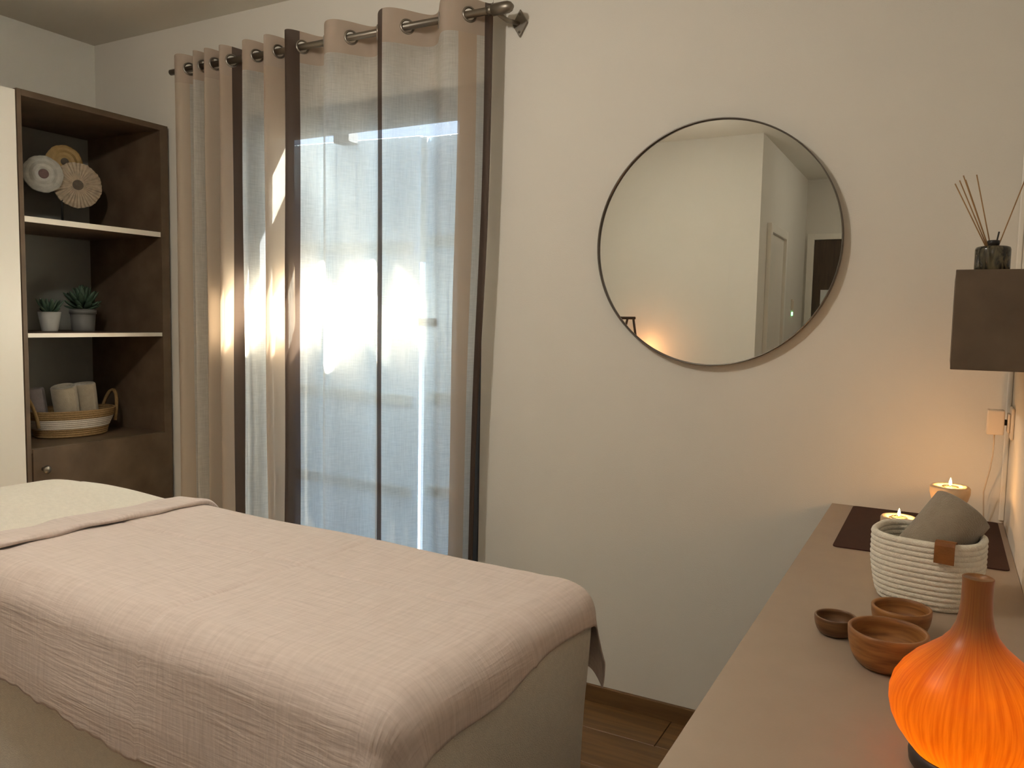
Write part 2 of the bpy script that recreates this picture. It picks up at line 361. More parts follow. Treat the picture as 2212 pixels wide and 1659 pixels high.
# ------------------------------------------------------------------ curtain rod and curtain
YR, ZR = 2.40, 2.357
rod = thing('curtain_rod', 'brushed nickel curtain rod above the window', 'curtain rod', (-2.2, YR, ZR))
tube('pole', [(-3.02, YR, ZR), (-1.42, YR, ZR)], .0125, metal_m, rod, 20)
tube('sleeve', [(-1.425, YR, ZR), (-1.405, YR, ZR)], .0145, metal_m, rod, 20)
fi = tube('finial', [(-1.408, YR, ZR), (-1.406, YR, ZR), (-1.362, YR, ZR), (-1.348, YR, ZR), (-1.336, YR, ZR), (-1.328, YR, ZR)], [.012, .020, .020, .0195, .015, .006], metal_m, rod, 24)
tube('bracket_arm', [(-1.39, YR+.008, ZR-.012), (-1.375, YR+.045, ZR-.024), (-1.358, D-.006, ZR-.022)], [.0075, .008, .008], metal_m, rod, 14)
bm = bmesh.new(); pv = []
for dx, dz in ((0, .048), (.030, 0), (0, -.048), (-.030, 0)):
    pv.append((-1.352+dx, dz+ZR-.022))
vs1 = [bm.verts.new((x, D-.0005, z)) for x, z in pv]; vs2 = [bm.verts.new((x, D-.008, z)) for x, z in pv]
bm.faces.new(vs1[::-1]); bm.faces.new(vs2)
for i in range(4): bm.faces.new((vs1[i], vs1[(i+1) % 4], vs2[(i+1) % 4], vs2[i]))
bmesh.ops.recalc_face_normals(bm, faces=bm.faces[:]); bmesh.ops.bevel(bm, geom=bm.edges[:], offset=.002, segments=1, affect='EDGES')
wp = from_bm('wall_plate', bm, metal_m, rod)
for dz in (.03, -.03): tube('screw', [(-1.352, D-.007, ZR-.022+dz), (-1.352, D-.0105, ZR-.022+dz)], .004, metal_m, wp, 10)

EY = [-2.900, -2.815, -2.745, -2.645, -2.505, -2.385, -2.258, -2.020, -1.760, -1.497]
def ex(s):
    P_ = [(-.6, -3.0)]+[(i, x) for i, x in enumerate(EY)]+[(9.5, -1.405)]
    for i in range(len(P_)-1):
        (a, xa), (b2, xb) = P_[i], P_[i+1]
        if s <= b2 or i == len(P_)-2:
            # catmull-rom
            m0 = (P_[i+1][1]-P_[i-1][1])/(P_[i+1][0]-P_[i-1][0]) if i > 0 else (xb-xa)/(b2-a)
            m1 = (P_[i+2][1]-xa)/(P_[i+2][0]-a) if i+2 < len(P_) else (xb-xa)/(b2-a)
            h = b2-a; t = (s-a)/h
            return (2*t**3-3*t*t+1)*xa+(t**3-2*t*t+t)*h*m0+(-2*t**3+3*t*t)*xb+(t**3-t*t)*h*m1
def cpos(s, z):
    k = smoothstep(2.2, .3, z)                       # folds loosen a little towards the floor
    A = .036+.016*smoothstep(3, 7, s)
    ph = 2*PI*s
    y = YR+1.1*A*(1+.12*k*math.sin(s*2.3+1))*math.sin(ph)+.004*k*math.sin(3.1*s+z*2)
    x = ex(s)+.006*k*math.sin(1.7*s+.6)+.002*math.sin(z*5+s*4)
    x -= .045*smoothstep(8.6, 9.4, s)*smoothstep(2.3, .3, z)
    return Vector((x, y, z))
STR = [(-9, .0, 3), (.0, 1.10, 0), (1.10, 1.3, 2), (1.3, 2.45, 3), (2.45, 3.0, 1), (3.0, 3.27, 2), (3.27, 4.52, 0), (4.52, 5.38, 1), (5.38, 5.54, 0), (5.54, 5.97, 2), (5.97, 7.40, 0), (7.40, 7.52, 1), (7.52, 7.60, 0), (7.60, 7.745, 2), (7.745, 8.90, 0), (8.90, 9.07, 1), (9.07, 9.16, 0), (9.16, 99, 2)]
def stripe(s):
    for a, b2, k in STR:
        if a <= s < b2: return k
S0, S1 = -.55, 9.46
cur = thing('curtain', 'sheer striped eyelet curtain in cream, taupe and dark brown hanging before the window', 'curtain', (-2.2, YR, .02))
bounds = sorted(set([S0, S1]+[a for a, b2, k in STR if S0 < a < S1]))
def scols(step):
    out = []
    for a, b2 in zip(bounds[:-1], bounds[1:]):
        nn = max(1, int(math.ceil((b2-a)/step))); out += [a+(b2-a)*i/nn for i in range(nn)]
    return out+[S1]
ZT, ZH = ZR+.052, ZR-.062
sc = scols(1/44); zc = [ZH-(ZH-.025)*i/26 for i in range(27)]
vv = [cpos(s, z) for s in sc for z in zc]; ff, mi = [], []
for i in range(len(sc)-1):
    k = stripe((sc[i]+sc[i+1])/2)
    for j in range(26):
        a = i*27+j; ff.append((a, a+27, a+28, a+1)); mi.append(k)
link('panel', vv, ff, [sheer_m, taupe_m, dark_m, beige_m], cur, True, mi)
# heading band with real eyelet holes
sc = scols(1/90); nz = 36; zc = [ZT-(ZT-ZH)*i/nz for i in range(nz+1)]
def toff(s, z): # scalloped top edge
    return z+.006*math.sin(2*PI*s+2.2)*smoothstep(ZH, ZT, z)
eyes = [i*.5 for i in range(0, 19)]
def arc(s, e): return (cpos(s, ZR)-cpos(e, ZR)).length
vv = [cpos(s, toff(s, z)) for s in sc for z in zc]; ff, mi = [], []
for i in range(len(sc)-1):
    sm = (sc[i]+sc[i+1])/2; k = stripe(sm); k = 1 if k == 2 else 0
    e = min(eyes, key=lambda q: abs(q-sm)); da = arc(sm, e)
    for j in range(nz):
        zm = (zc[j]+zc[j+1])/2
        if da*da+(zm-ZR)**2 < .0205**2: continue
        a = i*(nz+1)+j; ff.append((a, a+nz+1, a+nz+2, a+1)); mi.append(k)
link('heading', vv, ff, [heading_m, dark_m], cur, True, mi)
for e in eyes:
    c = cpos(e, ZR); t = cpos(e+.02, ZR)-cpos(e-.02, ZR); nrm = Vector((t.y, -t.x, 0))
    torus('eyelet', c, nrm, .0235, .0042, ring_m, cur)

# ------------------------------------------------------------------ round mirror
mr = thing('round_mirror', 'large round mirror with a thin dark metal rim on the wall', 'mirror', (-.654, D, 1.56-.385))
MC = Vector((-.654, 0, 1.562)); RM = .378
def ring_prof(prof, name, mat, n=128):
    vs_, fs = [], []
    for r, y in prof:
        for k in range(n):
            a = 2*PI*k/n; vs_.append((MC.x+r*math.cos(a), y, MC.z+r*math.sin(a)))
    m = len(prof)
    for i in range(m):
        j = (i+1) % m
        for k in range(n):
            k2 = (k+1) % n; fs.append((i*n+k, j*n+k, j*n+k2, i*n+k2))
    return link(name, vs_, fs, mat, mr, True)
ring_prof([(RM, D-.001), (RM, D-.030), (RM-.0035, D-.030), (RM-.0035, D-.001)], 'rim', chrome_m)
n = 128; ym = D-.021
vs_ = [(MC.x+(RM-.004)*math.cos(2*PI*k/n), ym, MC.z+(RM-.004)*math.sin(2*PI*k/n)) for k in range(n)]
link('glass', vs_, [tuple(range(n))], mirror_m, mr)

# ------------------------------------------------------------------ tall cabinet with open shelves
XF = -3.15
cab = thing('shelf_cabinet', 'tall brown open shelf cabinet beside the striped curtain', 'cabinet', (-3.42, 2.146, 0))
box('side_panel', XL+.004, XF, 1.812, 1.829, 0, 2.158, cab_m, cab, .001)
box('side_panel', XL+.004, XF, 2.441, 2.481, 0, 2.158, cab_m, cab, .001)
box('top_panel', XL+.004, XF, 1.829, 2.441, 2.134, 2.158, cab_m, cab, .001)
box('back_panel', XL+.004, XL+.02, 1.829, 2.441, .06, 2.134, cabback_m, cab)
for z0, z1 in ((1.659, 1.681), (1.210, 1.227)):
    s = box('shelf', XL+.02, XF-.008, 1.8295, 2.4405, z0, z1, cab_m, cab)
    box('edge_band', XF-.008, XF-.006, 1.8295, 2.4405, z0, z1, edge_m, s)
box('bottom_shelf', XL+.02, XF-.002, 1.8295, 2.4405, .752, .770, cab_m, cab)
df = box('flap_door', XF-.016, XF+.002, 1.834, 2.479, .30, .767, cab_m, cab, .001)
dl = box('plinth', XL+.02, XF-.03, 1.8295, 2.4405, 0, .29, cab_m, cab)
kx = Matrix.Rotation(PI/2, 4, 'Y')
lathe('knob', [(0.0, .0), (.008, 0.0), (.007, .010), (.006, .014), (.014, .020), (.0165, .027), (.013, .033), (0.0, .035)], (XF+.002, 1.873, .684), metal_m, df, 24, xf=kx)
# white wardrobe next to it
wd = thing('wardrobe', 'white lacquered wardrobe left of the brown shelf cabinet', 'wardrobe', (-3.42, 1.0, 0))
box('carcass', XL+.004, XF-.022, .21, 1.808, 0, 2.153, white_m, wd, .001)
for a, b2 in ((.212, .742), (.746, 1.273), (1.277, 1.806)):
    box('door', XF-.02, XF+.002, a, b2, .05, 2.150, white_m, wd, .0015)

# decor: three discs on a stand
ds = thing('disc_sculpture', 'decorative stand with three carved round discs on the top shelf', 'ornament', (-3.45, 2.17, 1.681))
box('base', -3.50, -3.40, 2.055, 2.28, 1.6812, 1.697, black_m, ds, .002)
tube('rod', [(-3.45, 2.168, 1.697), (-3.45, 2.168, 1.90)], .005, black_m, ds, 10)
def disc(c, r, mat, hubm, hubr, ribs, depth):
    # a slightly domed disc facing the room, radial or ringed relief modelled in the mesh
    nn = 72; rr = [0, .2, .26, .4, .55, .7, .85, .95, 1.0]
    vs_, fs = [], []
    fwd = Vector((.93, -.36, 0)); rt = Vector((.36, .93, 0)); up = Vector((0, 0, 1))
    for side in (1, -1):
        for q in rr:
            for k in range(nn):
                a = 2*PI*k/nn
                rel = 0
                if side == 1 and q > .22: rel = (.0035*(1 if k % 2 else -1)*(q if ribs == 'radial' else 0))+(.0015*math.sin(q*60) if ribs == 'ring' else 0)
                wob = 1+(.012*math.sin(9*a+r*100)+.008*math.sin(23*a) if q > .9 else 0)
                hgt = (depth*(1-q*q)*.6+.006+rel) if side == 1 else -.006
                vs_.append(Vector(c)+rt*(q*r*wob*math.cos(a))+up*(q*r*wob*math.sin(a))+fwd*hgt)
    L = len(rr)
    for sd_ in (0, 1):
        for i in range(L-1):
            for k in range(nn):
                k2 = (k+1) % nn; A = (sd_*L+i)*nn; B = A+nn
                fs.append((A+k, B+k, B+k2, A+k2) if sd_ == 0 else (A+k, A+k2, B+k2, B+k))
    for k in range(nn):
        k2 = (k+1) % nn; A = (L-1)*nn; B = (2*L-1)*nn; fs.append((A+k, B+k, B+k2, A+k2))
    d = link('disc', vs_, fs, mat, ds, False)
    hub = link('hub', *(lambda V: (V, [tuple(range(24))]+[(i, 24+i, 24+(i+1) % 24, (i+1) % 24) for i in range(24)]))(
        [Vector(c)+rt*(hubr*math.cos(2*PI*k/24))+up*(hubr*math.sin(2*PI*k/24))+fwd*(depth*.6+.009) for k in range(24)] +
        [Vector(c)+rt*(hubr*math.cos(2*PI*k/24))+up*(hubr*math.sin(2*PI*k/24))+fwd*.004 for k in range(24)]), hubm, d)
    return d
disc((-3.452, 2.088, 1.902), .078, shell_m, plum_m, .020, 'ring', .012)
disc((-3.478, 2.200, 1.975), .073, gold_m, hub_m, .016, 'ring', .010)
disc((-3.428, 2.226, 1.874), .099, bone_m, hub_m, .022, 'radial', .014)

# decor: two potted succulents
def leaf_mesh(L, W, T):
    me = bpy.data.meshes.new('leaf'); vs_, fs = [], []
    st = [(0, .25), (.25, .65), (.55, 1.0), (.8, .75), (.95, .3), (1, .02)]
    for u, wd_ in st:
        for k in range(6):
            a = 2*PI*k/6; vs_.append((u*L, W*wd_*math.cos(a), T*wd_*math.sin(a)+.12*L*u*u))
    for i in range(len(st)-1):
        for k in range(6): fs.append((i*6+k, i*6+(k+1) % 6, (i+1)*6+(k+1) % 6, (i+1)*6+k))
    me.from_pydata(vs_, [], fs); me.materials.append(leaf_m); me.polygons.foreach_set('use_smooth', [True]*len(me.polygons)); return me
def succulent(label, c, r0, r1, hgt, potm, sets, ring):
    t = thing('potted_succulent', label, 'plant', c, 'succulents on the middle shelf')
    p = lathe('pot', [(0, 0), (r0*.96, 0), (r0, .004), (r1, hgt), (r1-.006, hgt), (r1-.008, hgt-.012), (0, hgt-.014)], c, potm, t, 36)
    if ring: lathe('rim', [(r1-.004, hgt-.02), (r1+.003, hgt-.02), (r1+.003, hgt+.002), (r1-.004, hgt+.002)], c, greypot_m, p, 36, close=True)
    lathe('soil', [(0, hgt-.008), (r1-.009, hgt-.009)], c, soil_m, t, 24)
    rng = random.Random(int(r1*1000))
    for (L, W, T, cnt, el, z, rad) in sets:
        me = leaf_mesh(L, W, T)
        for k in range(cnt):
            a = 2*PI*(k+rng.uniform(-.2, .2))/cnt+el
            o = bpy.data.objects.new('leaf', me); COL.objects.link(o); o.parent = t
            o.location = (rad*math.cos(a), rad*math.sin(a), hgt+z)
            o.rotation_euler = (rng.uniform(-.3, .3), -(el+rng.uniform(-.15, .15)), a)
    return t
succulent('small succulent in a tapered white pot on the middle shelf', (-3.44, 2.092, 1.2272), .032, .046, .085, ceramic_m,
          [(.075, .010, .006, 7, .75, -.005, .012), (.060, .009, .006, 6, 1.15, 0, .006), (.05, .009, .006, 4, .35, -.003, .015)], False)
sp = succulent('bushy succulent in a dark grey rimmed pot on the middle shelf', (-3.44, 2.246, 1.2272), .047, .053, .098, greypot_m,
          [(.070, .015, .007, 9, .40, .005, .016), (.085, .015, .007, 9, .75, .018, .014), (.075, .014, .007, 8, 1.1, .03, .008), (.055, .014, .007, 6, 1.3, .055, .004), (.060, .013, .006, 6, .15, 0, .018)], True)

# decor: woven basket with rolled towels
bk = thing('woven_basket', 'two-tone woven oval basket with handles in the cabinet bottom', 'basket', (-3.40, 2.150, .770))
BC = (-3.395, 2.150, .7705)
def coil_band(name, z0, z1, nco, mat):
    pr = []
    for i in range(nco):
        for k in range(7):
            u = (i+k/7)/nco; z = z0+(z1-z0)*u
            r = .152+.038*smoothstep(0, .115, z)+.003*math.sin(PI*(k/7)); pr.append((r, z))
    pr += [(.152+.038*smoothstep(0, .115, z1), z1)]
    inner = [(r-.010, z) for r, z in pr[::-1]]
    return lathe(name, pr+inner, BC, mat, bk, 64, .74, 1.0, close=True)
lathe('bottom', [(0, .001), (.148, .001), (.152, .006), (0, .007)], BC, jute_m, bk, 64, .74, 1)
coil_band('lower_band', 0.002, .038, 4, jute_m); coil_band('white_band', .038, .080, 5, cotton_m); coil_band('upper_band', .080, .118, 4, jute_m)
for sgn in (1, -1):
    pts = []
    for k in range(21):
        u = k/20; a = PI*u; x = BC[0]+.052*math.cos(a)+.0; y = BC[1]+sgn*(.176+.028*math.sin(a)); z = BC[2]+.05+.135*math.sin(a)**.8
        pts.append((x, y, z))
    tube('handle', pts, .0075, jute_m, bk, 10)
def rolled_towel(label, base, axis, L, r, mat, group=None, name='rolled_towel', seed=1, flat=1.0):
    """a towel rolled up: spiral cross-section swept along the axis, soft rounded ends"""
    rng = random.Random(seed); ax = Vector(axis).normalized(); q = Vector((0, 0, 1)).rotation_difference(ax)
    n = 40; prof = []
    vs_, fs = [], []
    rings = [(0, .86), (.012, .95), (.03, 1), (.25, 1.01), (.5, 1.0), (.75, 1.01), (.97, 1), (.988, .95), (1, .86)]
    for u, s in rings:
        for k in range(n):
            a = 2*PI*k/n; rr = r*s*(1+.015*math.sin(3*a+seed)+.01*math.sin(7*u+2*a))+(.004 if k < 3 else 0)
            vs_.append(Vector(base)+q @ Vector((rr*math.cos(a), rr*math.sin(a)*flat, u*L)))
    m = len(rings)
    for i in range(m-1):
        for k in range(n):
            k2 = (k+1) % n; fs.append((i*n+k, i*n+k2, (i+1)*n+k2, (i+1)*n+k))
    t = thing(name, label, 'towel', base, group)
    # end faces: recessed spiral steps
    for (i0, u0, sg) in ((0, 0, 1), ((m-1)*n, 1, -1)):
        prev = i0
        for st, dep in ((.78, .006), (.62, .0), (.58, .007), (.42, .001), (.38, .008), (.2, .002)):
            st0 = len(vs_)
            for k in range(n):
                a = 2*PI*k/n; rr = r*st*(1+.06*math.sin(a+seed))
                vs_.append(Vector(base)+q @ Vector((rr*math.cos(a), rr*math.sin(a)*flat, u0*L+sg*dep)))
            for k in range(n):
                k2 = (k+1) % n
                fs.append((prev+k, st0+k, st0+k2, prev+k2) if sg == 1 else (prev+k, prev+k2, st0+k2, st0+k))
            prev = st0
        fs.append(tuple(prev+k for k in range(n)) if sg == -1 else tuple(prev+k for k in range(n-1, -1, -1)))
    link('roll', vs_, fs, mat, t, True)
    # outer flap hem along the roll
    pts = [Vector(base)+q @ Vector((r*1.04*math.cos(.25), r*1.04*math.sin(.25)*flat, u*L)) for u in (.03, .25, .5, .75, .97)]
    tube('hem', pts, .0035, mat, t, 8)
    return t
rolled_towel('sand coloured rolled towel leaning at the left in the woven basket', (-3.385, 2.140, .782), (.10, -.20, 1), .215, .050, towelp_m, 'rolled towels in the woven basket', seed=2)
rolled_towel('sand coloured rolled towel upright at the right in the woven basket', (-3.400, 2.238, .782), (.02, -.12, 1), .215, .047, towelp_m, 'rolled towels in the woven basket', seed=3)
rolled_towel('greyish mauve rolled towel at the back left in the woven basket', (-3.452, 2.046, .782), (-.05, -.12, 1), .20, .042, towelg_m, 'rolled towels in the woven basket', seed=4)

# ------------------------------------------------------------------ massage table, cover, blanket
TA = math.radians(3.0); e1 = Vector((-math.cos(TA), math.sin(TA), 0)); e2 = Vector((math.sin(TA), math.cos(TA), 0))
C0 = Vector((-.655, 1.262, 0)); TL, TW, TZ = 1.98, .70, .738
def tw(s, t, z): v = C0+e1*s+e2*t; return Vector((v.x, v.y, z))
TM = Matrix.Translation(C0) @ Matrix(((e1.x, e2.x, 0, 0), (e1.y, e2.y, 0, 0), (0, 0, 1, 0), (0, 0, 0, 1)))
mt = thing('massage_table', 'padded massage table hidden under its cream cover', 'massage table', tw(TL/2, 0, 0))
box('padding', .03, TL-.03, -.32, .32, .635, .722, sheet_m, mt, .02, 3, TM)
box('bed_board', .04, TL-.04, -.31, .31, .60, .634, frame_m, mt, .003, 1, TM)
for s in (.12, TL-.12):
    for t in (-.26, .26): box('leg', s-.025, s+.025, t-.025, t+.025, 0, .60, frame_m, mt, .003, 1, TM)
def tbump(s, t):
    # raised headrest cushion below the cover
    return .055*smoothstep(1.38, 1.72, s)*smoothstep(TL+.02, TL-.22, s)*smoothstep(.36, .12, abs(t+.02))
def drape(s, t, R, off, fl, ext=0):
    cs = min(max(s, R), TL-R); ct = min(max(t, -TW/2+R), TW/2-R)
    o = Vector((s-cs, t-ct)); d = o.length
    top = TZ+tbump(cs, ct)+off
    if d < 1e-6: return tw(s, t, top)
    o /= d; RR = R+off
    dd = max(0, d)
    if dd < RR*PI/2: a = dd/RR; out, dn = RR*math.sin(a), RR*(1-math.cos(a))
    else:
        hang = dd-RR*PI/2; out, dn = RR+fl(cs, ct, o, hang), RR+hang
    return tw(cs+o.x*out, ct+o.y*out, top-dn)
# fitted cover: rings from the middle outwards, over the edge and down
R = .07; per = []
nlx, nly, ncn = 60, 26, 10
cx0, cx1, cy0, cy1 = R, TL-R, -TW/2+R, TW/2-R
def lerp(a, b, u): return a+(b-a)*u
for i in range(nlx): per.append((lerp(cx0, cx1, i/nlx), cy0, 0, -1))
for i in range(ncn): a = -PI/2+PI/2*i/ncn; per.append((cx1, cy0, math.cos(a), math.sin(a)))
for i in range(nly): per.append((cx1, lerp(cy0, cy1, i/nly), 1, 0))
for i in range(ncn): a = PI/2*i/ncn; per.append((cx1, cy1, math.cos(a), math.sin(a)))
for i in range(nlx): per.append((lerp(cx1, cx0, i/nlx), cy1, 0, 1))
for i in range(ncn): a = PI/2+PI/2*i/ncn; per.append((cx0, cy1, math.cos(a), math.sin(a)))
for i in range(nly): per.append((cx0, lerp(cy1, cy0, i/nly), -1, 0))
for i in range(ncn): a = PI+PI/2*i/ncn; per.append((cx0, cy0, math.cos(a), math.sin(a)))
np_ = len(per); vv, ff = [], []
def sheetflare(k, hang): return .006*math.sin(k*.35)*min(1, hang/.25)+.004*math.sin(k*.13+1)*min(1, hang/.2)-.012*smoothstep(0, .5, hang)
rings = 0
for u in [i/16 for i in range(17)]:
    for k, (a, b2, dx, dy) in enumerate(per):
        m0 = min(max(a, .35), TL-.35); s = lerp(m0, a, u); t = lerp(0, b2, u); vv.append(tw(s, t, TZ+tbump(s, t)))
    rings += 1
for q in range(1, 8):
    an = PI/2*q/7
    for (a, b2, dx, dy) in per: vv.append(tw(a+dx*R*math.sin(an), b2+dy*R*math.sin(an), TZ+tbump(a, b2)-R*(1-math.cos(an))))
    rings += 1
for q in range(1, 15):
    hang = .60*q/14
    for k, (a, b2, dx, dy) in enumerate(per):
        fl_ = sheetflare(k, hang); vv.append(tw(a+dx*(R+fl_), b2+dy*(R+fl_), TZ+tbump(a, b2)-R-hang))
    rings += 1
for i in range(rings-1):
    for k in range(np_):
        k2 = (k+1) % np_; ff.append((i*np_+k, i*np_+k2, (i+1)*np_+k2, (i+1)*np_+k))
cv = tag(link('table_cover', vv, ff, sheet_m, None, True), 'cream terry cover hanging down around the massage table', 'cover')
# blanket
Rb = .07
def bl_corner(u, v):
    # u: 0 foot .. 1 head fold ; v: 0 near hem .. 1 far hem   (table coordinates of the flat cloth)
    foot_s = -.060+.016*math.sin(v*7+2.6)+.004*math.sin(v*23)-.035*smoothstep(.72, .95, v)
    near_t = lerp(-.632, -.542, u)+.003*math.sin(u*23)+.003*math.sin(u*61)+.002*math.sin(u*170)
    s = lerp(foot_s, 1.415, u); t = lerp(near_t, .53, v)
    return s, t
def flare(cs, ct, o, hang):
    g = min(1, hang/.12); a = math.atan2(o.y, o.x)
    corner = abs(math.sin(2*a))
    f = .010*g+.022*corner**1.5*g*(min(1, hang/.16))+.005*g*math.sin(9*cs+1.0)*abs(o.y)+.006*g*math.sin(17*ct+2.4)*abs(o.x)
    if o.y < 0 and o.x < 0: f += .018*g*math.sin(6*a)
    return f
NU, NV = 230, 190; vv, ff, uv = [], [], []
for i in range(NU+1):
    for j in range(NV+1):
        s, t = bl_corner(i/NU, j/NV)
        p = drape(s, t, Rb, .006, flare)
        # soft creases: folds kept from the packed cloth and slack near the edges
        cz = -.0042*math.exp(-((s-.62)/.006)**2)-.0042*math.exp(-((t-.04)/.006)**2)+.0016*math.sin(s*9+t*5)+.0016*math.sin(t*21+2*math.sin(s*4))+.0009*math.sin(t*70+3*math.sin(s*11))*smoothstep(-.05, -.35, t)+.0009*math.sin(s*75+3*math.sin(t*9))*smoothstep(.35, .0, s)
        p.z += cz+.0012
        vv.append(p); uv.append((s, t))
for i in range(NU):
    for j in range(NV):
        a = i*(NV+1)+j; ff.append((a, a+1, a+NV+2, a+NV+1))
bl = thing('blanket', 'blush pink crinkled gauze blanket spread over the massage table', 'blanket', tw(.7, 0, TZ))
bo = link('spread', vv, ff, blanket_m, bl, True, uvs=uv)
sm = bo.modifiers.new('thickness', 'SOLIDIFY'); sm.thickness = .003; sm.offset = 1
# turned-back strip at the head end: cloth folded over on itself
def fold_prof(k):   # (ds along the table, dz)
    P_ = [(.0, .006), (-.004, .013), (.004, .0195), (.02, .0185), (.05, .0165), (.085, .016), (.115, .0145), (.126, .010), (.124, .004)]
    return P_[k]
vv, ff, uv = [], [], []; NJ = 150
for k in range(9):
    for j in range(NJ+1):
        t = lerp(-.52, .51, j/NJ); s0 = 1.288+.006*math.sin(j*.11)+.004*math.sin(j*.31)
        dS, dZ = fold_prof(k); p = drape(s0+dS, t, Rb, .006+dZ+.0015*math.sin(j*.2+k), lambda *a: .012)
        vv.append(p); uv.append((s0+dS, t))
for k in range(8):
    for j in range(NJ):
        a = k*(NJ+1)+j; ff.append((a, a+NJ+1, a+NJ+2, a+1))
fo = link('turned_back_hem', vv, ff, blanket_m, bl, True, uvs=uv)

# ------------------------------------------------------------------ counter along the right wall
CX, CZ = -.272, .792
ct = thing('counter', 'long taupe counter along the right wall', 'counter', (-.055, 1.43, 0))
box('worktop', CX, XR-.0005, .36, D-.0005, CZ-.025, CZ, counter_m, ct, .0015)
for y0 in (.42, D-.04): box('side_panel', CX+.05, XR-.016, y0, y0+.022, 0, CZ-.025, counter_m, ct, .001)
box('rear_rail', XR-.036, XR-.016, .442, D-.04, .58, CZ-.025, counter_m, ct, .001)
# placemat
def rounded_slab(name, x0, x1, y0, y1, z0, z1, r, mat, parent=None):
    bm = bmesh.new(); pts = []
    for (cx, cy, a0) in ((x1-r, y1-r, 0), (x0+r, y1-r, PI/2), (x0+r, y0+r, PI), (x1-r, y0+r, 1.5*PI)):
        for k in range(7): a = a0+PI/2*k/6; pts.append((cx+r*math.cos(a), cy+r*math.sin(a)))
    lo = [bm.verts.new((x, y, z0)) for x, y in pts]; hi = [bm.verts.new((x, y, z1)) for x, y in pts]
    bm.faces.new(lo[::-1]); f = bm.faces.new(hi)
    for i in range(len(pts)): j = (i+1) % len(pts); bm.faces.new((lo[i], lo[j], hi[j], hi[i]))
    bmesh.ops.bevel(bm, geom=f.edges[:], offset=.0007, segments=1, affect='EDGES')
    return from_bm(name, bm, mat, parent)
tag(rounded_slab('placemat', -.212, .148, 2.0, 2.486, CZ+.0002, CZ+.0027, .012, mat_m), 'dark brown leather placemat under the candles on the counter', 'placemat')
ZM = CZ+.003
# tea light holders
def tealight(t, c, lit, energy):
    """tin cup, wax, wick and flame at c (bottom centre); t is the thing"""
    lathe('tin', [(0, 0), (.0185, 0), (.019, .001), (.019, .013), (.0183, .013), (.018, .0105)], c, tin_m, t, 32)
    lathe('wax', [(.018, .0106), (.012, .0108), (.003, .0098), (0, .0098)], c, wax_m, t, 32)
    tube('wick', [(c[0], c[1], c[2]+.0098), (c[0]+.0004, c[1], c[2]+.017)], .0006, wick_m, t, 6)
    if lit:
        lathe('flame', [(0, .0145), (.0022, .0165), (.0034, .020), (.0030, .024), (.0018, .029), (.0006, .033), (0, .0345)], c, flame_m, t, 16)
        lamp('candle_light', (c[0], c[1], c[2]+.026), energy, (1.0, .48, .16), .006, t)
h1 = thing('tealight_holder', 'low pale two-cup tealight holder on the placemat behind the rope basket', 'candle holder', (-.055, 2.18, ZM), 'tealight holders on the placemat')
def cup_block(name, centres, z1, rcup, mat, parent):
    # capsule-shaped block with round wells: outer hull ring + well walls
    for i, c in enumerate(centres):
        lathe(name, [(0, 0), (.038, 0), (.041, .004), (.0415, z1-.004), (.039, z1), (.034, z1), (rcup+.002, z1-.003), (rcup, z1-.006), (rcup, z1-.014), (0, z1-.014)], (c[0], c[1], ZM), mat, parent, 48)
cup_block('cup', [(-.080, 2.17), (.004, 2.19)], .052, .0215, stone_m, h1)
box('bridge', -.08, .0, 2.165, 2.195, ZM+.001, ZM+.040, stone_m, h1, .004)
tealight(h1, (-.080, 2.17, ZM+.0382), True, 1.0)
tealight(h1, (.004, 2.19, ZM+.0382), False, 0)
h2 = thing('tealight_holder', 'tall pale goblet tealight holder behind the rolled towel', 'candle holder', (.028, 2.26, ZM), 'tealight holders on the placemat')
lathe('goblet', [(0, 0), (.034, 0), (.036, .004), (.030, .012), (.022, .025), (.022, .05), (.030, .075), (.041, .092), (.0455, .108), (.0455, .122), (.042, .126), (.030, .126), (.0225, .122), (.0215, .112), (0, .112)], (.028, 2.26, ZM), stone_m, h2, 48)
tealight(h2, (.028, 2.26, ZM+.1122), True, 1.1)

# rope basket
rb = thing('rope_basket', 'cream coiled rope basket with a leather tab holding a rolled towel', 'basket', (-.012, 1.715, CZ))
BA = math.radians(-10)
def basket_path(a_, b_, z, n=72, cx=-.010, cy=1.712):
    out = []
    for k in range(n):
        th = 2*PI*k/n; c, s = math.cos(th), math.sin(th); e = 2/2.7
        x = a_*math.copysign(abs(c)**e, c); y = b_*math.copysign(abs(s)**e, s)
        out.append((cx+x*math.cos(BA)-y*math.sin(BA), cy+x*math.sin(BA)+y*math.cos(BA), z))
    return out
NC = 13; cr = .0068; CH = .0099
for i in range(NC):
    u = i/(NC-1); ff_ = .84+.16*min(1, u*1.7)**.6
    z = CZ+cr+i*CH+(.004*0)
    tube('coil', basket_path(.092*ff_, .084*ff_, z), cr, rope_m, rb, 10, True)
for sc_ in (.16, .34, .52, .70): tube('base_coil', basket_path(.092*sc_, .084*sc_, CZ+cr*.85), cr*.82, rope_m, rb, 8, True)
